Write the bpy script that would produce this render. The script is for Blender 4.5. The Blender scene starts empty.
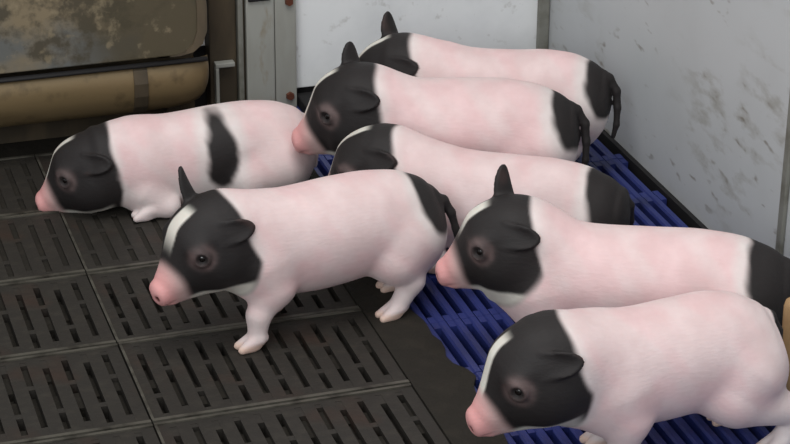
import bpy, bmesh, math, random
import numpy as np
import openvdb as vdb
from mathutils import Matrix, Vector

S = bpy.context.scene
C = S.collection
R = math.radians
random.seed(7)

# ------------------------------------------------------------------ camera
FPX = 2200.0
pitch, yaw, roll = R(25.318), R(18.253), R(0.5345)
fw = Vector((math.sin(yaw) * math.cos(pitch), math.cos(yaw) * math.cos(pitch), -math.sin(pitch)))
rt = Vector((math.cos(yaw), -math.sin(yaw), 0))
up = rt.cross(fw)
rt, up = rt * math.cos(roll) + up * math.sin(roll), up * math.cos(roll) - rt * math.sin(roll)
cd = bpy.data.cameras.new('camera')
cd.sensor_width = 36.0
cd.lens = FPX / 790.0 * 36.0
cd.clip_start = 0.05
cam = bpy.data.objects.new('camera', cd)
C.objects.link(cam)
m = Matrix((rt, up, -fw)).transposed().to_4x4()
m.translation = (0, 0, 1.42)
cam.matrix_world = m
S.camera = cam

# ------------------------------------------------------------------ world, lights, exposure
W = bpy.data.worlds.new('world')
S.world = W
W.use_nodes = True
bg = W.node_tree.nodes['Background']
bg.inputs[0].default_value = (0.97, 0.98, 1.0, 1)
bg.inputs[1].default_value = 0.42


def area(name, loc, target, sx, sy, power, col):
    ld = bpy.data.lights.new(name, 'AREA')
    ld.shape = 'RECTANGLE'
    ld.size, ld.size_y, ld.energy, ld.color = sx, sy, power, col
    o = bpy.data.objects.new(name, ld)
    C.objects.link(o)
    o.location = loc
    o.rotation_euler = (Vector(target) - Vector(loc)).to_track_quat('-Z', 'Y').to_euler()
    return o


area('ceiling_lamp', (0.45, 2.0, 2.7), (0.85, 2.7, 0), 1.6, 1.2, 34, (1.0, 0.98, 0.95))
area('front_left_fill', (-0.9, -0.3, 1.9), (0.9, 2.7, 0.1), 1.8, 1.4, 44, (0.95, 0.98, 1.0))  # unseen fill light, added to flatten the shading on the flanks

S.view_settings.view_transform = 'Standard'
S.view_settings.look = 'None'
S.view_settings.gamma = 1.0
S.view_settings.use_curve_mapping = False
S.view_settings.exposure = 0.10


# ------------------------------------------------------------------ materials
def lin(r, g, b):
    f = lambda c: (c / 255) / 12.92 if c / 255 <= 0.04045 else (((c / 255) + 0.055) / 1.055) ** 2.4
    return (f(r), f(g), f(b), 1)


class Mat:
    def __init__(self, name, base=(128, 128, 128), rough=0.6, metal=0.0, spec=0.4):
        self.m = bpy.data.materials.new(name)
        self.m.use_nodes = True
        self.t = self.m.node_tree
        self.b = self.t.nodes['Principled BSDF']
        self.b.inputs['Base Color'].default_value = lin(*base)
        self.b.inputs['Roughness'].default_value = rough
        self.b.inputs['Metallic'].default_value = metal
        self.b.inputs['Specular IOR Level'].default_value = spec
        self.col = None
        self.base = lin(*base)

    def n(self, kind, **kw):
        nd = self.t.nodes.new(kind)
        for k, v in kw.items():
            setattr(nd, k, v)
        return nd

    def coords(self, scale=(1, 1, 1), space='Object'):
        tc = self.n('ShaderNodeTexCoord')
        mp = self.n('ShaderNodeMapping')
        mp.inputs['Scale'].default_value = scale
        self.t.links.new(tc.outputs[space], mp.inputs[0])
        return mp.outputs[0]

    def noise(self, scale, detail=4, rough=0.55, stretch=(1, 1, 1), space='Object'):
        nz = self.n('ShaderNodeTexNoise')
        nz.inputs['Scale'].default_value = scale
        nz.inputs['Detail'].default_value = detail
        nz.inputs['Roughness'].default_value = rough
        self.t.links.new(self.coords(stretch, space), nz.inputs['Vector'])
        return nz.outputs['Fac']

    def ramp(self, fac, lo, hi):
        mr = self.n('ShaderNodeMapRange')
        mr.inputs['From Min'].default_value = lo
        mr.inputs['From Max'].default_value = hi
        self.t.links.new(fac, mr.inputs['Value'])
        return mr.outputs['Result']

    def mul(self, a, b):
        md = self.n('ShaderNodeMath', operation='MULTIPLY')
        for i, q in enumerate((a, b)):
            if isinstance(q, (int, float)):
                md.inputs[i].default_value = q
            else:
                self.t.links.new(q, md.inputs[i])
        return md.outputs[0]

    def stain(self, fac, colour):
        mx = self.n('ShaderNodeMix', data_type='RGBA')
        self.t.links.new(fac, mx.inputs['Factor'])
        if self.col is None:
            mx.inputs['A'].default_value = self.base
        else:
            self.t.links.new(self.col, mx.inputs['A'])
        mx.inputs['B'].default_value = lin(*colour)
        self.col = mx.outputs['Result']
        self.t.links.new(self.col, self.b.inputs['Base Color'])
        return self

    def bump(self, fac, strength=0.3, dist=0.003):
        bp = self.n('ShaderNodeBump')
        bp.inputs['Strength'].default_value = strength
        bp.inputs['Distance'].default_value = dist
        self.t.links.new(fac, bp.inputs['Height'])
        self.t.links.new(bp.outputs[0], self.b.inputs['Normal'])
        return self


M = {}
# cast iron grates, dirty
k = Mat('cast_iron', (43, 40, 36), 0.62, 0.0, 0.35)
k.stain(k.mul(k.ramp(k.noise(16, 5, space='Generated'), 0.5, 0.75), 0.5), (60, 56, 49))
k.stain(k.mul(k.ramp(k.noise(9, 4), 0.52, 0.72), 0.45), (64, 42, 31)).bump(k.noise(90, 4), 0.5, 0.002)
M['iron'] = k.m
k = Mat('worn_lit_iron_edge', (84, 81, 73), 0.5, 0.15, 0.5)  # pale tone mixes rubbed metal with a painted highlight on the rim
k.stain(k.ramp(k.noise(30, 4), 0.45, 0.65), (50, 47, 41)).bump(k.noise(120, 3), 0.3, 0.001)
M['worn_lit'] = k.m
k = Mat('packed_mud', (38, 35, 30), 0.8, 0, 0.25)
k.stain(k.ramp(k.noise(24, 5), 0.5, 0.72), (46, 42, 36)).bump(k.noise(60, 5), 0.7, 0.004)
M['mud'] = k.m
k = Mat('wet_pit', (24, 20, 17), 0.7, 0, 0.2)
k.stain(k.ramp(k.noise(14, 4), 0.4, 0.7), (40, 30, 24))
M['pit'] = k.m
k = Mat('blue_plastic', (42, 52, 112), 0.42, 0, 0.4)
k.stain(k.mul(k.ramp(k.noise(11, 4), 0.48, 0.72), 0.7), (28, 32, 58)).bump(k.noise(80, 3), 0.2, 0.001)
M['blue'] = k.m
k = Mat('white_wall_panel', (236, 238, 238), 0.5, 0, 0.35)
k.stain(k.mul(k.ramp(k.noise(6, 5), 0.5, 0.75), 0.35), (182, 186, 188))
k.stain(k.mul(k.ramp(k.noise(34, 3), 0.62, 0.7), 0.35), (156, 152, 142))
M['white'] = k.m
k = Mat('grey_wall_panel', (194, 197, 198), 0.5, 0, 0.35)
k.stain(k.mul(k.ramp(k.noise(4, 4), 0.42, 0.7), 0.35), (176, 178, 178))
spots = k.mul(k.ramp(k.noise(30, 4, 0.6, (1, .4, 1)), 0.54, 0.68), k.ramp(k.noise(5, 2, .5, (1, .5, 1)), 0.44, 0.6))
k.stain(k.mul(spots, 0.5), (140, 136, 124))
specks = k.mul(k.ramp(k.noise(60, 2, .5, (1, .4, 1)), 0.64, 0.72), k.ramp(k.noise(4.5, 2), 0.46, 0.6))
k.stain(k.mul(specks, 0.55), (98, 84, 62))
M['grey'] = k.m
k = Mat('galvanised_steel', (166, 167, 160), 0.45, 0.1, 0.5)
k.stain(k.mul(k.ramp(k.noise(14, 4, stretch=(1, 1, 0.25)), 0.42, 0.68), 0.6), (140, 137, 126))
k.stain(k.mul(k.ramp(k.noise(40, 4, stretch=(1, 1, 0.4)), 0.58, 0.72), 0.6), (138, 124, 98)).bump(k.noise(60), 0.15, 0.001)
M['steel'] = k.m
k = Mat('brown_grimy_steel', (66, 58, 46), 0.6, 0.1, 0.4)
k.stain(k.ramp(k.noise(18, 4, stretch=(1, 1, 0.3)), 0.45, 0.7), (92, 80, 62))
M['brownsteel'] = k.m
k = Mat('trim_metal', (136, 136, 128), 0.5, 0.2, 0.4)
k.stain(k.mul(k.ramp(k.noise(30, 4), 0.45, 0.7), 0.7), (98, 94, 82))
M['trim'] = k.m
k = Mat('dark_rubber', (30, 29, 30), 0.7, 0, 0.3)
M['dark'] = k.m
k = Mat('feeder_trough_skin', (124, 106, 76), 0.42, 0.25, 0.5)
k.stain(k.mul(k.ramp(k.noise(7, 4, stretch=(0.5, 1, 1.6)), 0.42, 0.7), 0.85), (84, 69, 47))
k.stain(k.mul(k.ramp(k.noise(26, 4), 0.55, 0.75), 0.7), (54, 46, 34)).bump(k.noise(30), 0.2, 0.002)
M['trough'] = k.m
k = Mat('feeder_panel_skin', (124, 111, 88), 0.5, 0.1, 0.4)
k.stain(k.ramp(k.noise(5, 5, stretch=(1, 1, 1.3)), 0.45, 0.58), (94, 95, 92))
k.stain(k.mul(k.ramp(k.noise(17, 5, 0.65), 0.5, 0.62), 0.9), (66, 60, 47))
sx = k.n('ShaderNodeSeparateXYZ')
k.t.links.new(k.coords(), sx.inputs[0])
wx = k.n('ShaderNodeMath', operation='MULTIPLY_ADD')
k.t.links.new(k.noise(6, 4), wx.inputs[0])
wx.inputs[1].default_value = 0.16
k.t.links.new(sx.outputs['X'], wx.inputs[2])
k.stain(k.mul(k.ramp(wx.outputs[0], 0.60, 0.70), 0.85), (66, 60, 44))      # darker olive brown towards the right half
k.stain(k.mul(k.ramp(k.noise(40, 4), 0.58, 0.68), 0.5), (140, 127, 102)).bump(k.noise(30), 0.3, 0.002)
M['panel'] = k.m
k = Mat('rusty_bolt', (98, 56, 40), 0.7, 0.2, 0.4)
M['rust'] = k.m
k = Mat('tan_plastic', (172, 140, 100), 0.5, 0, 0.4)
k.stain(k.ramp(k.noise(14, 4), 0.45, 0.7), (146, 112, 80))
M['tan'] = k.m
k = Mat('eye_gloss', (18, 13, 12), 0.12, 0, 0.6)
M['eye'] = k.m
# pig coat: colour comes from the coat markings stored on each vertex
k = Mat('pig_coat', (220, 190, 188), 0.62, 0, 0.28)
at = k.n('ShaderNodeAttribute', attribute_name='coat')
hsv = k.n('ShaderNodeMix', data_type='RGBA', blend_type='MULTIPLY')
nz = k.ramp(k.noise(26, 4), 0.35, 0.7)
inv = k.n('ShaderNodeMix', data_type='RGBA')
k.t.links.new(nz, inv.inputs['Factor'])
inv.inputs['A'].default_value = (0.90, 0.86, 0.86, 1)
inv.inputs['B'].default_value = (1, 1, 1, 1)
hsv.inputs['Factor'].default_value = 1.0
k.t.links.new(at.outputs['Color'], hsv.inputs['A'])
k.t.links.new(inv.outputs['Result'], hsv.inputs['B'])
k.t.links.new(hsv.outputs['Result'], k.b.inputs['Base Color'])
k.t.links.new(hsv.outputs['Result'], k.b.inputs['Sheen Tint'])
k.b.inputs['Sheen Weight'].default_value = 0.22
k.b.inputs['Sheen Roughness'].default_value = 0.45
k.b.inputs['Subsurface Weight'].default_value = 0.06
k.b.inputs['Subsurface Radius'].default_value = (0.01, 0.004, 0.003)
k.b.inputs['Subsurface Scale'].default_value = 0.6
k.bump(k.noise(260, 3, stretch=(0.35, 1, 1)), 0.35, 0.0012)
M['coat'] = k.m


# ------------------------------------------------------------------ mesh helpers
def link(name, me, parent=None, mats=()):
    o = bpy.data.objects.new(name, me)
    C.objects.link(o)
    if me is not None:
        for q in mats:
            me.materials.append(q)
    if parent is not None:
        o.parent = parent
    return o


def tag(o, label=None, cat=None, group=None, kind=None):
    for key, v in (('label', label), ('category', cat), ('group', group), ('kind', kind)):
        if v:
            o[key] = v
    return o


def box(bm, x0, x1, y0, y1, z0, z1, mi=0):
    v = [bm.verts.new(p) for p in ((x0, y0, z0), (x1, y0, z0), (x1, y1, z0), (x0, y1, z0),
                                   (x0, y0, z1), (x1, y0, z1), (x1, y1, z1), (x0, y1, z1))]
    for f in ((3, 2, 1, 0), (4, 5, 6, 7), (0, 1, 5, 4), (1, 2, 6, 5), (2, 3, 7, 6), (3, 0, 4, 7)):
        fc = bm.faces.new([v[i] for i in f])
        fc.material_index = mi


def mesh(bm, name, bevel=0.0, seg=2, smooth=False):
    if bevel:
        bmesh.ops.bevel(bm, geom=bm.edges[:], offset=bevel, segments=seg, affect='EDGES', profile=0.6)
    bmesh.ops.recalc_face_normals(bm, faces=bm.faces[:])
    me = bpy.data.meshes.new(name)
    bm.to_mesh(me)
    bm.free()
    if smooth:
        for p in me.polygons:
            p.use_smooth = True
    return me


def bx(name, x0, x1, y0, y1, z0, z1, mat, parent=None, bevel=0.0):
    bm = bmesh.new()
    box(bm, x0, x1, y0, y1, z0, z1)
    return link(name, mesh(bm, name, bevel), parent, (mat,))


def extrude_profile(prof, x0, x1, closed=True):
    """profile of (y, z) points swept from x0 to x1"""
    bm = bmesh.new()
    a = [bm.verts.new((x0, y, z)) for y, z in prof]
    b = [bm.verts.new((x1, y, z)) for y, z in prof]
    n = len(prof)
    for i in range(n if closed else n - 1):
        j = (i + 1) % n
        bm.faces.new((a[i], a[j], b[j], b[i]))
    if closed:
        bm.faces.new(a[::-1])
        bm.faces.new(b)
    return bm


# ------------------------------------------------------------------ floor: pit, iron grates, blue slats
XW, YW = 1.381, 3.364                      # right wall and back wall
floor = bx('floor', -0.6, XW, 1.2, YW, -0.42, -0.38, M['pit'])
tag(floor, kind='structure', label='slatted pen floor of iron grates and blue plastic slats over a dark pit')

for nm, q in (('pit_wall', (-0.62, -0.58, 1.2, YW)), ('pit_wall', (-0.6, XW, 1.16, 1.2)), ('pit_wall', (-0.6, XW, YW, YW + .04))):
    bx(nm, *q, -0.42, -0.03, M['pit'], floor)
RB = [2.373 + 0.2215 * i for i in range(-5, 5)]        # grate row boundaries
CB = [0.463 + 0.343 * i for i in range(-4, 2)]         # grate column boundaries


def grate_mesh(w, d, clogged):
    bm = bmesh.new()
    t, rail, n = 0.026, 0.015, 12
    p = (w - 0.018) / n
    sl = 0.0088
    x0 = 0.009
    # outer frame
    box(bm, 0.001, w - 0.001, 0.001, rail, -t, 0.0)
    box(bm, 0.001, w - 0.001, d - rail, d - 0.001, -t, 0.0)
    box(bm, 0.001, w - 0.001, 0.0015, 0.0075, 0.0, 0.0028, 1)      # raised lips, paler by wear and painted light
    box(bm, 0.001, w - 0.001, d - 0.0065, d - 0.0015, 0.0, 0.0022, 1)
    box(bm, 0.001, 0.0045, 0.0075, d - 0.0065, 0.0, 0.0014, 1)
    xs = x0
    prev = 0.001
    for i in range(n):
        a = x0 + i * p + (p - sl) / 2
        b = a + sl
        box(bm, prev, a, rail, d - rail, -t, 0.0)
        prev = b
        L = d - 2 * rail
        br = 0.011
        if i % 2 == 0:            # short slot near the front edge, long one behind it
            cuts = [(0.0, 0.006), (0.048, 0.048 + br), (L - 0.022, L)]
        else:
            cuts = [(0.0, 0.018), (L - 0.075, L - 0.075 + br), (L - 0.008, L)]
        for u, v in cuts:
            box(bm, a, b, rail + u, rail + v, -t, -0.0005)
        if not clogged:           # dried dung sitting down in the slots
            u = rail
            while u < d - rail - 0.004:
                v = min(d - rail, u + random.uniform(0.02, 0.05))
                box(bm, a, b, u, v, -t, -random.choice((0.007, 0.010, 0.014, 0.018, 0.02)), 2)
                u = v
        else:
            box(bm, a, b, rail, d - rail, -t, -0.0022 - 0.002 * random.random(), 2)
    box(bm, prev, w - 0.001, rail, d - rail, -t, 0.0)
    return mesh(bm, 'iron_grate')


random.seed(3)
gm_open = grate_mesh(0.343, 0.2215, False)
gm_clog = grate_mesh(0.343, 0.2215, True)
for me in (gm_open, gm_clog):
    for q in ('iron', 'worn_lit', 'mud'):
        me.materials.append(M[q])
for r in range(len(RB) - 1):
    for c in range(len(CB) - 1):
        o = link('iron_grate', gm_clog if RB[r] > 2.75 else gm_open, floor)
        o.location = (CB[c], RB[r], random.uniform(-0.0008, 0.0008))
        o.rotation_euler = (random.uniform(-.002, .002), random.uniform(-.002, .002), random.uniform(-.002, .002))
# rear filler plate up to the back wall, caked with dirt
bx('filler_plate', CB[0], CB[-1], RB[-1], YW, -0.02, -0.001, M['mud'], floor, 0.001)
# muddy edge plate between iron and blue, with a ragged caked edge
bm = bmesh.new()
N = 90
y0, y1 = 1.49, YW
L_, R_ = [], []
rr = random.Random(5)
for i in range(N + 1):
    y = y0 + (y1 - y0) * i / N
    e = 0.876 + 0.004 * math.sin(y * 31) + 0.003 * math.sin(y * 77 + 1) + rr.uniform(-.0015, .0015)
    e += 0.020 * math.exp(-((y - 2.37) / 0.035) ** 2) - 0.012 * math.exp(-((y - 2.27) / 0.03) ** 2)
    L_.append((0.8068, y))
    R_.append((e, y))
top = [bm.verts.new((x, y, 0.003)) for x, y in L_ + R_[::-1]]
bot = [bm.verts.new((x, y, -0.022)) for x, y in L_ + R_[::-1]]
n = len(top)
for i in range(N):
    a, b = i, i + 1
    bm.faces.new((top[a], top[n - 1 - a], top[n - 1 - b], top[b]))
for i in range(n):
    bm.faces.new((top[i], top[(i + 1) % n], bot[(i + 1) % n], bot[i]))
link('edge_plate', mesh(bm, 'edge_plate'), floor, (M['mud'],))


def blue_mesh(w, d):
    bm = bmesh.new()
    n = max(1, round(w / 0.0215))
    p = w / n
    sl, t, cr = 0.0095, 0.03, 0.017
    for i in range(n):
        a, b = i * p, i * p + p - sl
        # slat with rounded top
        prof = [(a, -t), (b, -t), (b, -0.003), (b - 0.0025, 0.0), (a + 0.0025, 0.0), (a, -0.003)]
        f0 = [bm.verts.new((x, 0.0006, z)) for x, z in prof]
        f1 = [bm.verts.new((x, d - 0.0006, z)) for x, z in prof]
        for j in range(6):
            jj = (j + 1) % 6
            bm.faces.new((f0[j], f0[jj], f1[jj], f1[j]))
        bm.faces.new(f0[::-1])
        bm.faces.new(f1)
        for yy in (0.0006, d - cr):
            box(bm, b, min(w, (i + 1) * p), yy, min(yy + cr, d - 0.0006), -t, -0.0012)
    return mesh(bm, 'blue_slat_panel')


BW, BD = (XW - 0.0105 - 0.874) / 2, 0.149
bmsh = blue_mesh(BW - 0.0012, BD)
bmsh.materials.append(M['blue'])
yb = 2.528 - 7 * BD
while yb < YW - 0.03:
    for c in range(2):
        o = link('blue_slat_panel', bmsh, floor)
        o.location = (0.874 + c * BW, yb, random.uniform(-.0008, 0.0))
    yb += BD
# support beams under the panels
for x in (0.12, 0.463, 0.806, 1.12):
    bx('support_beam', x - 0.012, x + 0.012, 1.5, YW, -0.14, -0.034, M['pit'], floor)

# ------------------------------------------------------------------ walls
w = bx('wall_right', XW, XW + 0.03, 1.3, YW + 0.03, -0.1, 1.5, M['grey'])
tag(w, kind='structure', label='grey-white stained wall panel along the blue slats')
w = bx('wall_back', 0.2, XW, YW, YW + 0.03, -0.1, 1.5, M['dark'])
tag(w, kind='structure', label='back wall of the pen behind the white panel')
p = bx('panel', 0.925, XW - 0.002, YW - 0.012, YW - 0.0005, 0.026, 1.4, M['white'], w, 0.002)
bx('panel', 0.7455, 0.771, YW - 0.012, YW - 0.0005, 0.12, 1.4, M['white'], w, 0.002)
b = bx('baseboard_back', 0.925, XW - 0.02, YW - 0.075, YW - 0.0125, -0.03, 0.018, M['dark'], None, 0.003)
tag(b, kind='structure', label='dark strip along the foot of the white back wall')
b = bx('baseboard_right', XW - 0.009, XW - 0.0005, 1.4, YW - 0.014, -0.03, 0.0035, M['dark'], None, 0.001)
tag(b, kind='structure', label='black strip along the foot of the grey right wall')
t = bx('trim_1', XW - 0.020, XW - 0.001, YW - 0.026, YW - 0.0125, 0.03, 1.4, M['trim'], None, 0.003)
tag(t, kind='structure', label='grey metal strip in the corner between white and grey walls')
t = bx('trim_2', XW - 0.007, XW - 0.0005, 2.452, 2.466, 0.012, 1.4, M['trim'], None, 0.002)
tag(t, kind='structure', label='thin joint strip on the grey wall above the right-hand piglet')

# ------------------------------------------------------------------ steel post and hinge by the feeder
post = link('steel_post', None)
post.location = (0, 0, 0)
tag(post, 'grey galvanised steel door post with rusty bolts beside the brown feeder', 'post')
Y0 = YW - 0.03


def chan(name, x0, x1, yf, depth, mat, bevel=0.003):
    return bx(name, x0, x1, yf, yf + depth, 0.0, 1.35, mat, post, bevel)


chan('edge_flange', 0.819, 0.8285, Y0 - 0.016, 0.03, M['trim'])
chan('channel', 0.8285, 0.8345, Y0 - 0.002, 0.018, M['brownsteel'])
chan('face_plate', 0.8345, 0.883, Y0 - 0.010, 0.026, M['steel'])
chan('side_plate', 0.8845, 0.922, Y0 - 0.005, 0.021, M['steel'])
for z in (0.024, 0.192):
    bm = bmesh.new()
    bmesh.ops.create_cone(bm, cap_ends=True, segments=6, radius1=0.0075, radius2=0.0068, depth=0.006,
                          matrix=Matrix.Translation((0.909, Y0 - 0.0085, z)) @ Matrix.Rotation(R(90), 4, 'X'))
    link('bolt', mesh(bm, 'bolt'), post, (M['rust'],))
bx('clamp', 0.838, 0.876, Y0 - 0.015, Y0 - 0.010, 0.2, 0.218, M['dark'], post, 0.002)

jamb = bx('door_jamb', 0.772, 0.818, YW - 0.038, YW - 0.004, 0.0, 1.35, M['brownsteel'], None, 0.003)
tag(jamb, 'dark brown upright jamb between the feeder and the steel post', 'jamb')

br = link('latch_bracket', None)
tag(br, 'small pale metal latch bracket beside the feeder end', 'bracket')
bx('plate', 0.778, 0.811, YW - 0.054, YW - 0.039, 0.094, 0.102, M['steel'], br, 0.002)
bx('tab', 0.778, 0.784, YW - 0.054, YW - 0.039, 0.03, 0.094, M['steel'], br, 0.002)

# ------------------------------------------------------------------ feeder
fd = link('trough_feeder', None)
tag(fd, 'brown grimy metal trough feeder along the back of the pen', 'feeder')
XF0, XF1 = 0.12, 0.742
# trough: rounded bowl section
prof = [(3.205, 0.158), (3.197, 0.150), (3.192, 0.130), (3.194, 0.108), (3.202, 0.088), (3.216, 0.073), (3.236, 0.064),
        (3.26, 0.061), (3.32, 0.061), (3.335, 0.08), (3.335, 0.10), (3.30, 0.085), (3.25, 0.084), (3.222, 0.10), (3.212, 0.125),
        (3.211, 0.152)]
xs = [XF0, 0.4, 0.62, 0.685, 0.71, 0.727, 0.737, 0.742]
sh = [1, 1, 1, 0.985, 0.95, 0.88, 0.78, 0.64]
bm = bmesh.new()
rings = []
for x, s_ in zip(xs, sh):
    rings.append([bm.verts.new((x, 3.27 + (y - 3.27) * (0.55 + 0.45 * s_), 0.158 + (z - 0.158) * s_)) for y, z in prof])
for a, b in zip(rings, rings[1:]):
    for i in range(len(prof)):
        j = (i + 1) % len(prof)
        bm.faces.new((a[i], b[i], b[j], a[j]))
bm.faces.new(rings[0])
bm.faces.new(rings[-1][::-1])
link('trough', mesh(bm, 'trough', smooth=True), fd, (M['trough'],))
# divider strap over the trough front
sp = [(y - 0.0035, z) for y, z in prof[:8]] + [(y + 0.002, z) for y, z in prof[:8]][::-1]
link('strap', mesh(extrude_profile(sp, 0.618, 0.640), 'strap'), fd, (M['brownsteel'],))
# rolled lip, blackened to paint in the shadow line below the hopper panel
bm = extrude_profile([(3.198 + 0.007 * math.cos(a), 0.158 + 0.0035 * math.sin(a)) for a in [i * math.tau / 10 for i in range(10)]], XF0, 0.738)
link('rolled_lip', mesh(bm, 'rolled_lip', smooth=True), fd, (M['dark'],))
# hopper panel leaning back above, rounded corner
bm = bmesh.new()
pts = [(XF0, 0.0), (0.690, 0.0), (0.712, 0.004), (0.728, 0.016), (0.736, 0.036), (0.738, 0.07), (0.728, 0.4), (XF0, 0.4)]
lean = 0.16


def hp(u, v, off):
    return (u, 3.199 + off + v * lean, 0.168 + v)


f0 = [bm.verts.new(hp(u, v, 0)) for u, v in pts]
f1 = [bm.verts.new(hp(u, v, 0.012)) for u, v in pts]
bm.faces.new(f0)
bm.faces.new(f1[::-1])
for i in range(len(pts)):
    j = (i + 1) % len(pts)
    bm.faces.new((f0[i], f1[i], f1[j], f0[j]))
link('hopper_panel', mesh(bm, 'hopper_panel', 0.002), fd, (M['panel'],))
# side border of the panel, darker rounded frame
bm = bmesh.new()
fr = [(0.670, 0.0), (0.690, 0.0), (0.712, 0.004), (0.728, 0.016), (0.736, 0.036), (0.738, 0.07), (0.728, 0.4)]
prev = None
for i, (u, v) in enumerate(fr):
    ring = [bm.verts.new(hp(u + dx, v, oy)) for dx, oy in ((-0.012, -0.004), (0.004, -0.004), (0.004, 0.014), (-0.012, 0.014))]
    if prev:
        for a in range(4):
            b_ = (a + 1) % 4
            bm.faces.new((prev[a], prev[b_], ring[b_], ring[a]))
    else:
        bm.faces.new(ring)
    prev = ring
bm.faces.new(prev[::-1])
link('panel_frame', mesh(bm, 'panel_frame'), fd, (M['brownsteel'],))
link('back_panel', mesh(extrude_profile([(3.32, 0.0), (3.345, 0.0), (3.345, 0.6), (3.32, 0.6)], XF0, 0.743), 'back_panel'), fd, (M['brownsteel'],))
for x in (0.16, 0.70):
    bx('foot', x - 0.012, x + 0.012, 3.28, 3.315, 0.0, 0.07, M['brownsteel'], fd, 0.002)

# ------------------------------------------------------------------ piglets
VOX = 0.0023


def rot(yaw_, pitch_, roll_):
    return np.array((Matrix.Rotation(yaw_, 3, 'Z') @ Matrix.Rotation(pitch_, 3, 'Y') @ Matrix.Rotation(roll_, 3, 'X')))


def ell(c, r, Q=None):
    c, r = np.array(c, float), np.array(r, float)

    def f(P):
        q = P - c
        if Q is not None:
            q = q @ Q
        k0 = np.sqrt(((q / r) ** 2).sum(-1))
        k1 = np.sqrt(((q / (r * r)) ** 2).sum(-1))
        return k0 * (k0 - 1) / np.maximum(k1, 1e-6)
    e = r.max() if Q is not None else r
    return f, c - e, c + e


def cone(a, b, ra, rb):
    a, b = np.array(a, float), np.array(b, float)
    ab = b - a

    def f(P):
        t = np.clip(((P - a) @ ab) / (ab @ ab), 0, 1)
        q = P - a - t[..., None] * ab
        return np.sqrt((q * q).sum(-1)) - (ra + (rb - ra) * t)
    rm = max(ra, rb)
    return f, np.minimum(a, b) - rm, np.maximum(a, b) + rm


def leaf(base, d, nrm, L, Wd, th, cup):
    """thin cupped pointed ear"""
    base = np.array(base, float)
    d = np.array(d, float)
    d /= np.linalg.norm(d)
    nrm = np.array(nrm, float)
    nrm -= d * (nrm @ d)
    nrm /= np.linalg.norm(nrm)
    v_ = np.cross(nrm, d)

    def f(P):
        q = P - base
        u, v, w_ = q @ d, q @ v_, q @ nrm
        t = np.clip(u / L, 0, 1)
        wid = Wd * (1 - t) ** 0.62 * (0.82 + 0.75 * t)
        sag = cup * (v * v) / Wd - 0.10 * L * t * t
        r_ = th * (1 - 0.25 * t)
        a = np.maximum(np.abs(v) - wid + r_ * 0.9, 0)
        e = np.maximum(np.maximum(u - L + r_, -u - 0.012), 0)
        return np.sqrt(a * a + (w_ - sag) ** 2 + e * e) - r_
    return f, base - L - 0.01, base + L + 0.01


def smooth_rows(xs, rows, n=300):
    """Catmull-Rom resample of the body profile"""
    xs, rows = np.array(xs, float), np.array(rows, float)
    t = np.linspace(xs[0], xs[-1], n)
    mslope = np.gradient(rows, xs, axis=0)
    i = np.clip(np.searchsorted(xs, t) - 1, 0, len(xs) - 2)
    h = xs[i + 1] - xs[i]
    u = ((t - xs[i]) / h)[:, None]
    h = h[:, None]
    out = ((2 * u**3 - 3 * u**2 + 1) * rows[i] + (u**3 - 2 * u**2 + u) * h * mslope[i]
           + (-2 * u**3 + 3 * u**2) * rows[i + 1] + (u**3 - u**2) * h * mslope[i + 1])
    return t, out


def torso(rows):
    a = np.array(rows, float)
    t, o = smooth_rows(a[:, 0], a[:, 1:])
    x0, x1 = a[0, 0], a[-1, 0]

    def f(P):
        x = P[..., 0]
        xc = np.clip(x, x0, x1)
        yc, zc, ry, rz = (np.interp(xc, t, o[:, j]) for j in range(4))
        q = np.sqrt(((P[..., 1] - yc) / ry) ** 2 + ((P[..., 2] - zc) / rz) ** 2)
        d = (q - 1) * np.minimum(ry, rz)
        return np.maximum(d, np.maximum(x - x1, x0 - x))
    rm = a[:, 3:].max()
    lo = np.array([x0, a[:, 1].min() - rm, a[:, 2].min() - rm])
    hi = np.array([x1, a[:, 1].max() + rm, a[:, 2].max() + rm])
    return f, lo, hi


def smin(a, b, k):
    h = np.clip(0.5 + 0.5 * (b - a) / k, 0, 1)
    return b + (a - b) * h - k * h * (1 - h)


def sst(a, b, x):
    t = np.clip((x - a) / (b - a), 0, 1)
    return t * t * (3 - 2 * t)


def wob(P, f, ph=0.0):
    return (np.sin(P[:, 0] * f + ph + 1.7 * np.sin(P[:, 2] * f * .7)) + np.sin(P[:, 1] * f * 1.3 + P[:, 2] * f * .9 + 2 * ph)
            + 0.6 * np.sin((P[:, 0] - P[:, 2]) * f * 2.1 + ph)) / 2.6


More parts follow.
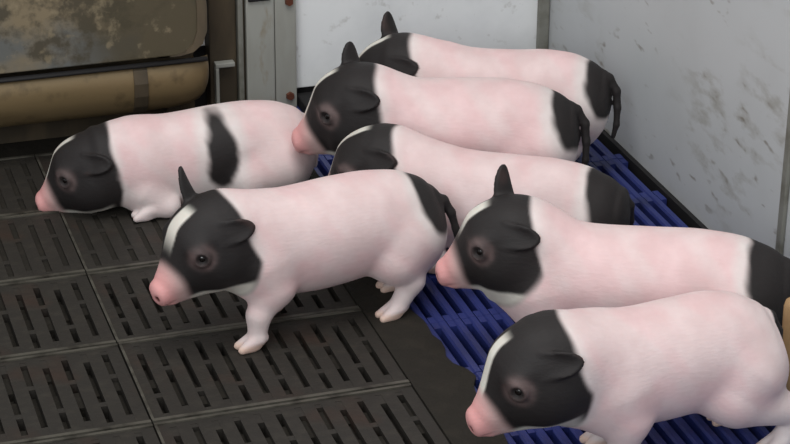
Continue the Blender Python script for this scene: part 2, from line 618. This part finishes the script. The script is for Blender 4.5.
def piglet(cfg):
    sc = cfg.get('scale', 1.0)
    lf = cfg.get('length', 1.0)
    drop = cfg.get('drop', 0.0)
    fat = cfg.get('fat', 1.0)
    lift = cfg.get('lift', 0.0)          # shoulders higher than rump
    bend = cfg.get('bend', 0.0)          # sideways bend of the spine
    hc = np.array(cfg['head'], float)
    HR = rot(R(cfg.get('hyaw', 0)), R(cfg.get('hpitch', 20)), R(cfg.get('hroll', 0)))
    H = lambda p: hc + HR @ np.array(p, float)
    bx_ = lambda x: (x * lf if x < 0 else x)
    sway = cfg.get('sway', 0.0)          # hollow of the back
    bz = lambda x: lift * x - drop - sway * math.exp(-((x + .03) / .08) ** 2)
    by = lambda x: bend * x * x

    prims = []      # (f, lo, hi, k, op, is_head)

    def add(p, k=0.012, op='u', head=False):
        prims.append((p[0], p[1], p[2], k, op, head))

    base = [(-.207, .118, .004, .004), (-.203, .120, .022, .026), (-.188, .124, .040, .046), (-.160, .128, .0525, .060),
            (-.11, .130, .062, .070), (-.05, .127, .067 * fat, .0755 * fat), (.01, .125, .066 * fat, .0755 * fat),
            (.06, .128, .061, .073), (.10, .134, .055, .067), (.135, .140, .046, .056), (.155, .143, .030, .036), (.162, .144, .004, .004)]
    add(torso([(bx_(x), by(x), z + bz(x), ry, rz) for x, z, ry, rz in base]))
    add(cone((0.085, by(.085), .138 + bz(.085)), hc + HR @ np.array((-.03, 0, -.004)), .056, .050), 0.03)
    # hams and shoulders
    for sgn in (1, -1):
        add(ell((bx_(-.140), by(-.14) + .030 * sgn, .105 + bz(-.14)), (.058, .036, .060)), 0.02)
        add(ell((cfg.get('elbow', .068) + .007, by(.075) + .034 * sgn, .108 + bz(.075)), (.042, .030, .052)), 0.02)
    # legs
    for (kind, sgn, fx, fy, lifted) in cfg['legs']:
        foot = np.array((fx, fy, lifted))
        if kind == 'f':
            el = np.array((cfg.get('elbow', .068), by(.07) + .043 * sgn, .082 + bz(.07)))
            sh_ = np.array((cfg.get('elbow', .068) + .010, by(.07) + .034 * sgn, .115 + bz(.07)))
            wr = el + (foot + (0, 0, .02) - el) * 0.55 + np.array((.006, 0, 0))
            add(cone(sh_, el, .036, .0265), 0.014)
            add(cone(el, wr, .0255, .0165), 0.010)
            add(cone(wr, foot + (-.004, 0, .017), .0165, .0125), 0.006)
        elif kind == 'h':
            st = np.array((bx_(-.118), by(-.12) + .040 * sgn, .085 + bz(-.12)))
            hk = np.array((fx - .026, fy, .052 + lifted))
            add(cone((bx_(-.145), by(-.14) + .034 * sgn, .11 + bz(-.14)), st, .045, .036), 0.014)
            add(cone(st + (-.012, 0, -.01), hk, .031, .0175), 0.012)
            add(cone(hk, foot + (-.005, 0, .018), .0165, .0128), 0.007)
        elif kind == 'lf':           # folded front leg of a lying piglet
            el = np.array((.075, by(.07) + .046 * sgn, .038))
            kn = np.array((fx - .032, fy, .018))
            add(cone(el, kn, .028, .0175), 0.012)
            add(cone(kn, foot + (-.006, 0, .014), .0165, .0125), 0.008)
        elif kind == 'lh':
            st = np.array((bx_(-.085), .052 * sgn, .045))
            add(cone((bx_(-.14), .04 * sgn, .055), st, .045, .032), 0.016)
            add(cone(st, (fx - .03, fy, .018), .026, .0165), 0.012)
            add(cone((fx - .03, fy, .018), foot + (-.006, 0, .014), .0155, .0125), 0.008)
        for q in (-1, 1):
            add(cone(foot + (-.004, .004 * q, .017), foot + (.021, .0075 * q, .0062), .0108, .0058), 0.003)
            add(ell(foot + (.008, .0066 * q, .006), (.016, .0062, .006)), 0.003)
        add(ell(foot + (-.014, 0, .016), (.006, .009, .006)), 0.004)
    # head
    hp_ = lambda c, r: ell(H(c), r, HR)
    hs = cfg.get('hsize', 1.0)
    hh = lambda *a: np.array(a) * hs
    add(hp_(hh(-.004, 0, .006), hh(.058, .052, .054)), 0.018, 'u', True)
    for sgn in (1, -1):
        add(hp_(hh(-.002, .022 * sgn, -.024), hh(.046, .034, .038)), 0.016, 'u', True)
        add(hp_(hh(.028, .034 * sgn, .022), hh(.018, .012, .009)), 0.012, 'u', True)
    add(cone(H(hh(.028, 0, -.016)), H(hh(.080, 0, -.034)), 0.040 * hs, .0178 * hs), 0.020, 'u', True)
    add(cone(H(hh(.022, 0, .012)), H(hh(.068, 0, -.023)), .036 * hs, .0195 * hs), 0.014, 'u', True)
    add(cone(H(hh(.020, 0, -.042)), H(hh(.074, 0, -.046)), .029 * hs, .0125 * hs), 0.012, 'u', True)
    add(hp_(hh(.092, 0, -.034), hh(.0080, .0176, .0165)), 0.008, 'u', True)
    for sgn in (1, -1):
        add(ell(H(hh(.100, .0085 * sgn, -.034)), hh(.0042, .0042, .0042)), 0.002, 's', True)
        add(cone(H(hh(.088, .012 * sgn, -.049)), H(hh(.050, .032 * sgn, -.046)), .0022, .0012), 0.003, 's', True)
    # eye positions on the skin: march outwards
    eyes = []

    def field(P, only_head=False):
        d = np.full(P.shape[:-1], 1.0)
        for f, lo, hi, k, op, hd in prims:
            if only_head and not hd:
                continue
            v = f(P)
            d = smin(d, v, k) if op == 'u' else -smin(-d, v, k)
        return d
    for sgn in (1, -1):
        dirv = np.array((.50, .80 * sgn, .10))
        dirv /= np.linalg.norm(dirv)
        ts = np.linspace(.02, .09, 140)
        P = np.array([H(np.array((.006, 0, .004)) * hs + dirv * t_) for t_ in ts])
        d = field(P)
        ti = ts[np.argmax(d > 0)]
        eyes.append((H(np.array((.006, 0, .004)) * hs + dirv * (ti - .003)), HR @ dirv, H(np.array((.006, 0, .004)) * hs + dirv * ti)))
    nh = len(prims)
    for (pos, dv, srf) in eyes:
        # lids: a raised ring with a hollow for the eyeball
        add(ell(srf - dv * .002, (.0125, .0125, .0125)), 0.006, 'u', True)
        add(ell(srf + dv * .0085, (.0085, .0085, .0085)), 0.003, 's', True)
    for e in cfg['ears']:
        sgn = e['side']
        add(leaf(H(hh(*e.get('base', (-.022, .036 * sgn, .034)))), HR @ np.array(e['dir'], float), HR @ np.array(e['nrm'], float),
                 e.get('L', .052), e.get('W', .022), .0040, e.get('cup', 0.5)), 0.006, 'u', True)
    # tail
    tl = [np.array(q, float) for q in cfg['tail']]
    for i in range(len(tl) - 1):
        r0 = .0085 - .0045 * i / (len(tl) - 1)
        r1 = .0085 - .0045 * (i + 1) / (len(tl) - 1)
        a, b = tl[i].copy(), tl[i + 1].copy()
        a[0] *= lf
        b[0] *= lf
        add(cone(a, b, r0, r1), 0.004 if i else 0.012)

    lo = np.min([p[1] for p in prims], 0) - 0.012
    hi = np.max([p[2] for p in prims], 0) + 0.012
    lo[2] = max(lo[2], -0.006)
    vx = VOX / sc
    n = np.ceil((hi - lo) / vx).astype(int) + 1
    ax = [lo[i] + vx * np.arange(n[i]) for i in range(3)]
    D = np.full(n, 0.5, np.float32)
    for f, a, b, k, op, hd in prims:
        mg = k + 3 * vx
        i0 = np.clip(np.floor((a - mg - lo) / vx).astype(int), 0, n - 1)
        i1 = np.clip(np.ceil((b + mg - lo) / vx).astype(int) + 1, 1, n)
        sl = tuple(slice(i0[i], i1[i]) for i in range(3))
        P = np.stack(np.meshgrid(*[ax[i][sl[i]] for i in range(3)], indexing='ij'), -1)
        v = f(P).astype(np.float32)
        D[sl] = smin(D[sl], v, k) if op == 'u' else -smin(-D[sl], v, k)
    D = np.clip(D, -0.02, 0.02)
    g = vdb.FloatGrid(0.02)
    g.copyFromArray(np.ascontiguousarray(D))
    pts, quads = g.convertToQuads(0.0)
    P = lo + pts.astype(float) * vx
    # coat
    dh = np.min([f(P) for f, a, b, k, op, hd in prims if hd and op == 'u'], 0)
    h = (P - hc) @ HR / hs
    hx, hy, hz = h.T
    wv = wob(P, 70, cfg.get('seed', 0))
    wf = wob(P, 190, cfg.get('seed', 0) + 2)
    pink = np.array(lin(232, 203, 203)[:3])
    pale = np.array(lin(228, 221, 218)[:3])
    blk = np.array(lin(40, 37, 37)[:3])
    gry = np.array(lin(150, 140, 138)[:3])
    nose = np.array(lin(228, 168, 166)[:3])
    nose_back = np.array(lin(206, 178, 174)[:3])
    hoof = np.array(lin(224, 192, 172)[:3])
    wht = np.array(lin(226, 224, 214)[:3])

    def mix(c, col, mk):
        return c * (1 - mk[:, None]) + col * mk[:, None]
    # bristles are whiter along the ridge and on the legs and rump, pinker on the flanks
    pk = sst(-.35, .6, wv) * 0.35 + 0.65
    pk = pk * (1 - .6 * sst(.09, .03, P[:, 2])) * (1 - .45 * sst(-.13, -.2, P[:, 0] / lf))
    c = mix(np.tile(pale, (len(P), 1)), pink, np.clip(pk, 0, 1))
    # black patches on the body with a pale grey border
    for (pc, pr, edge) in cfg.get('patches', ()):
        q = (P - np.array(pc)) / np.array(pr)
        e = (1 - np.sqrt((q * q).sum(1))) * min(pr) + .004 * wv + .0012 * wf
        c = mix(c, pale, sst(-.022, -.004, e) * .8)
        c = mix(c, blk, sst(-.004 * edge, .006 * edge, e))
    # tail
    td = np.full(len(P), 1.0)
    for i in range(1, len(tl) - 1):
        a, b = tl[i].copy(), tl[i + 1].copy()
        a[0] *= lf
        b[0] *= lf
        td = np.minimum(td, cone(a, b, .008, .006)[0](P))
    c = mix(c, blk if cfg.get('black_tail', True) else c, sst(.004, .0005, td))
    # black head
    onhead = sst(.024, .013, dh)
    lim = cfg.get('mask', -.044)
    e = hx - lim - .5 * np.maximum(0, -hz - .03) + .004 * wv
    c = mix(c, pale, onhead * sst(-.02, 0, e) * .7)
    c = mix(c, blk, onhead * sst(-.003, .006, e))
    isear = np.zeros(len(P))
    for (f, a, b, k, op, hd) in prims[nh + 4:nh + 4 + len(cfg['ears'])]:
        isear = np.maximum(isear, sst(.004, .001, f(P)))
    c = mix(c, blk, isear)
    c = mix(c, np.array(lin(92, 70, 66)[:3]), isear * sst(.2, .9, wv) * .35)
    # white chin and blaze, pink muzzle
    chin = onhead * sst(-.047, -.055, hz + .003 * wv) * sst(-.03, -.01, hx) * (1 - isear)
    c = mix(c, wht, chin * .9)
    b0, b1, bw = cfg.get('blaze', (-.005, .075, .0075))
    bl = onhead * sst(bw + .0025, bw - .0015, np.abs(hy + .0015 * wv)) * sst(b0 - .01, b0 + .006, hx) * sst(b1 + .02, b1, hx) * sst(-.03, -.02, hz) * (1 - isear)
    c = mix(c, wht, bl)
    nz_ = cfg.get('nose', .060)
    mz = onhead * sst(nz_ - .006, nz_ + .010, hx + .003 * wv - .25 * (hz + .03)) * (1 - isear)
    c = mix(c, nose_back, mz)
    c = mix(c, nose, mz * sst(nz_ + .004, nz_ + .028, hx))
    nst = onhead * sst(.0052, .003, np.sqrt((np.abs(hy) - .0085) ** 2 + (hz + .034) ** 2)) * sst(.084, .092, hx)
    c = mix(c, np.array(lin(92, 48, 46)[:3]), nst)
    # wrinkled skin round the eyes
    for (pos, dv, srf) in eyes:
        r_ = np.linalg.norm(P - srf, axis=1)
        rg = np.exp(-((r_ - .0145) / .0055) ** 2) * (0.7 + .35 * wf)
        c = mix(c, np.array(lin(124, 106, 104)[:3]), np.clip(rg, 0, 1) * cfg.get('ring', .7))
    # hooves
    c = mix(c, hoof, sst(.016, .009, P[:, 2]) * .8 * (1 - onhead) * (0.0 if cfg.get('lying') else 1.0))

    me = bpy.data.meshes.new('piglet_body')
    me.vertices.add(len(P))
    me.vertices.foreach_set('co', (P * sc).astype(np.float32).ravel())
    q = quads[:, ::-1] if cfg.get('flip', True) else quads
    me.loops.add(q.size)
    me.loops.foreach_set('vertex_index', q.astype(np.int32).ravel())
    me.polygons.add(len(q))
    me.polygons.foreach_set('loop_start', np.arange(0, q.size, 4, dtype=np.int32))
    me.polygons.foreach_set('use_smooth', np.ones(len(q), bool))
    me.update()
    me.validate()
    at_ = me.attributes.new('coat', 'FLOAT_COLOR', 'POINT')
    at_.data.foreach_set('color', np.concatenate([c, np.ones((len(c), 1))], 1).astype(np.float32).ravel())

    root = link('piglet', None)
    root.location = (cfg['at'][0], cfg['at'][1], cfg.get('z', 0.0))
    root.rotation_euler = (0, 0, R(cfg['heading']))
    tag(root, cfg['label'], 'piglet', 'black and pink piglets in the pen')
    body = link('body', me, root, (M['coat'],))
    sm = body.modifiers.new('smooth', 'SMOOTH')
    sm.factor, sm.iterations = 0.45, 3
    for (pos, dv, srf) in eyes:
        bm_ = bmesh.new()
        bmesh.ops.create_uvsphere(bm_, u_segments=14, v_segments=10, radius=.0068 * sc)
        o = link('eye', mesh(bm_, 'eye', smooth=True), root, (M['eye'],))
        o.location = Vector((srf - dv * .0040) * sc)
    return root


TAIL = [(-.176, 0, .165), (-.200, 0, .158), (-.213, .002, .138), (-.216, .006, .112), (-.216, .010, .085), (-.212, .012, .065)]
TAIL_FAR = [(-.170, -.01, .138), (-.192, -.02, .126), (-.202, -.028, .106), (-.203, -.034, .08), (-.200, -.036, .055)]
TAIL_NEAR = [(-.182, .010, .155), (-.204, .018, .148), (-.214, .024, .130), (-.220, .028, .106), (-.223, .030, .084)]
STAND = [('f', 1, .100, .045, 0), ('f', -1, .075, -.045, 0), ('h', 1, -.120, .045, 0), ('h', -1, -.14, -.045, 0)]
UP = lambda side: dict(side=side, dir=(.12, .30 * side, 1), nrm=(.75, .5 * side, 0), L=.049, W=.0215, base=(-.012, .030 * side, .042))
BACK = lambda side: dict(side=side, dir=(-.80, .42 * side, -.10), nrm=(.35, .8 * side, .35), L=.034, W=.0185, base=(-.016, .043 * side, .024))

PIGS = [
    dict(label='piglet walking across the iron grate in the middle, white flash on its forehead', at=(.728, 2.590), heading=-171.7, seed=1, length=.975,
         head=(.144, .008, .154), hyaw=7, hpitch=17, mask=-.038, blaze=(.014, .045, .0105),
         legs=[('f', 1, .100, .050, 0), ('f', -1, .030, -.040, 0), ('h', 1, -.110, .050, 0), ('h', -1, -.150, -.030, 0)],
         ears=[dict(UP(-1), L=.055), BACK(1)], tail=TAIL_NEAR, patches=[((-.180, .022, .160), (.040, .07, .050), 1)]),
    dict(label='piglet lying by the feeder with a black band across its back', at=(.664, 3.030), heading=180, seed=2, scale=.97, drop=.056, lift=-.045, lying=True,
         head=(.154, -.004, .067), hyaw=-16, hpitch=16, mask=-.052, hsize=1.0, blaze=(.012, .075, .0070),
         legs=[('lf', 1, .078, .062, 0), ('lf', -1, .09, -.06, 0), ('lh', 1, -.06, .066, 0), ('lh', -1, -.06, -.066, 0)],
         ears=[BACK(-1), BACK(1)], tail=[(-.195, 0, .085), (-.205, 0, .07), (-.206, .01, .05), (-.205, .015, .035)], black_tail=False,
         patches=[((-.042, .030, .090), (.028, .082, .060), 1)]),
    dict(label='piglet with its snout at the rump of the lying piglet, second from the back wall', at=(1.016, 2.882), heading=161, seed=3, scale=1.04,
         head=(.120, .0, .160), hyaw=-2, hpitch=15, hsize=1.02, blaze=(.014, .075, .0075),
         legs=STAND, ears=[dict(UP(-1), L=.042), BACK(1)], tail=TAIL, patches=[((-.198, 0, .160), (.042, .09, .056), 1)]),
    dict(label='rearmost piglet against the white back wall, only its ear and back showing', at=(1.137, 3.022), heading=154, seed=4, sway=.010,
         head=(.138, 0, .145), hyaw=5, hpitch=16,
         legs=STAND, ears=[UP(-1), BACK(1)], tail=TAIL, patches=[((-.198, 0, .155), (.040, .09, .056), 1)]),
    dict(label='piglet between the middle one and the rear ones, body mostly hidden, black rump', at=(1.012, 2.69), heading=146, seed=5, scale=1.0, length=1.07, sway=.006, drop=.026,
         head=(.152, .0, .132), hyaw=6, hpitch=18,
         legs=[('f', 1, .04, .05, 0), ('f', -1, .05, -.045, 0), ('h', 1, -.12, .05, 0), ('h', -1, -.14, -.045, 0)], ears=[BACK(-1), BACK(1)], tail=TAIL_FAR, patches=[((-.212, 0, .13), (.055, .11, .085), 1)]),
    dict(label='long piglet on the blue slats beside the grey wall, one ear upright', at=(1.064, 2.351), heading=154, seed=6, scale=1.02, length=1.18, sway=.006,
         head=(.127, .008, .174), hyaw=6, hpitch=11, hsize=.96,
         legs=STAND, ears=[UP(-1), BACK(1)], tail=TAIL, patches=[((-.222, 0, .15), (.050, .10, .085), 1)], blaze=(.018, .045, .0105)),
    dict(label='nearest piglet at the lower right corner with a white stripe down its snout', at=(1.020, 2.122), heading=183, seed=7, scale=1.03, length=.82, elbow=.042, fat=.96,
         head=(.142, .010, .152), hyaw=-10, hpitch=21, blaze=(.022, .075, .0085),
         legs=[('f', 1, .040, .050, 0), ('f', -1, .03, -.04, 0), ('h', 1, -.160, .050, 0), ('h', -1, -.140, -.035, 0)],
         ears=[BACK(-1), BACK(1)], tail=TAIL, patches=[((-.225, 0, .165), (.02, .05, .03), 1)]),
]
for cfg in PIGS:
    piglet(cfg)

# ------------------------------------------------------------------ tan stake at the right edge
bm = bmesh.new()
prof = [(0.0, 0.0), (0.009, 0.0), (0.0115, 0.004), (0.012, 0.05), (0.0118, 0.12), (0.0122, 0.152), (0.010, 0.160), (0.005, 0.164), (0.0, 0.165)]
seg = 20
rings = [[bm.verts.new((r * math.cos(i * math.tau / seg), r * math.sin(i * math.tau / seg), z)) for i in range(seg)] if r > 0 else [bm.verts.new((0, 0, z))] for r, z in prof]
for a, b in zip(rings, rings[1:]):
    for i in range(seg):
        j = (i + 1) % seg
        if len(a) == 1:
            bm.faces.new((a[0], b[j], b[i]))
        elif len(b) == 1:
            bm.faces.new((a[i], a[j], b[0]))
        else:
            bm.faces.new((a[i], a[j], b[j], b[i]))
o = link('wooden_stake', mesh(bm, 'wooden_stake', smooth=True), None, (M['tan'],))
o.location = (1.240, 2.165, 0.0)
tag(o, 'short tan wooden stake at the right edge behind the nearest piglet', 'stake')
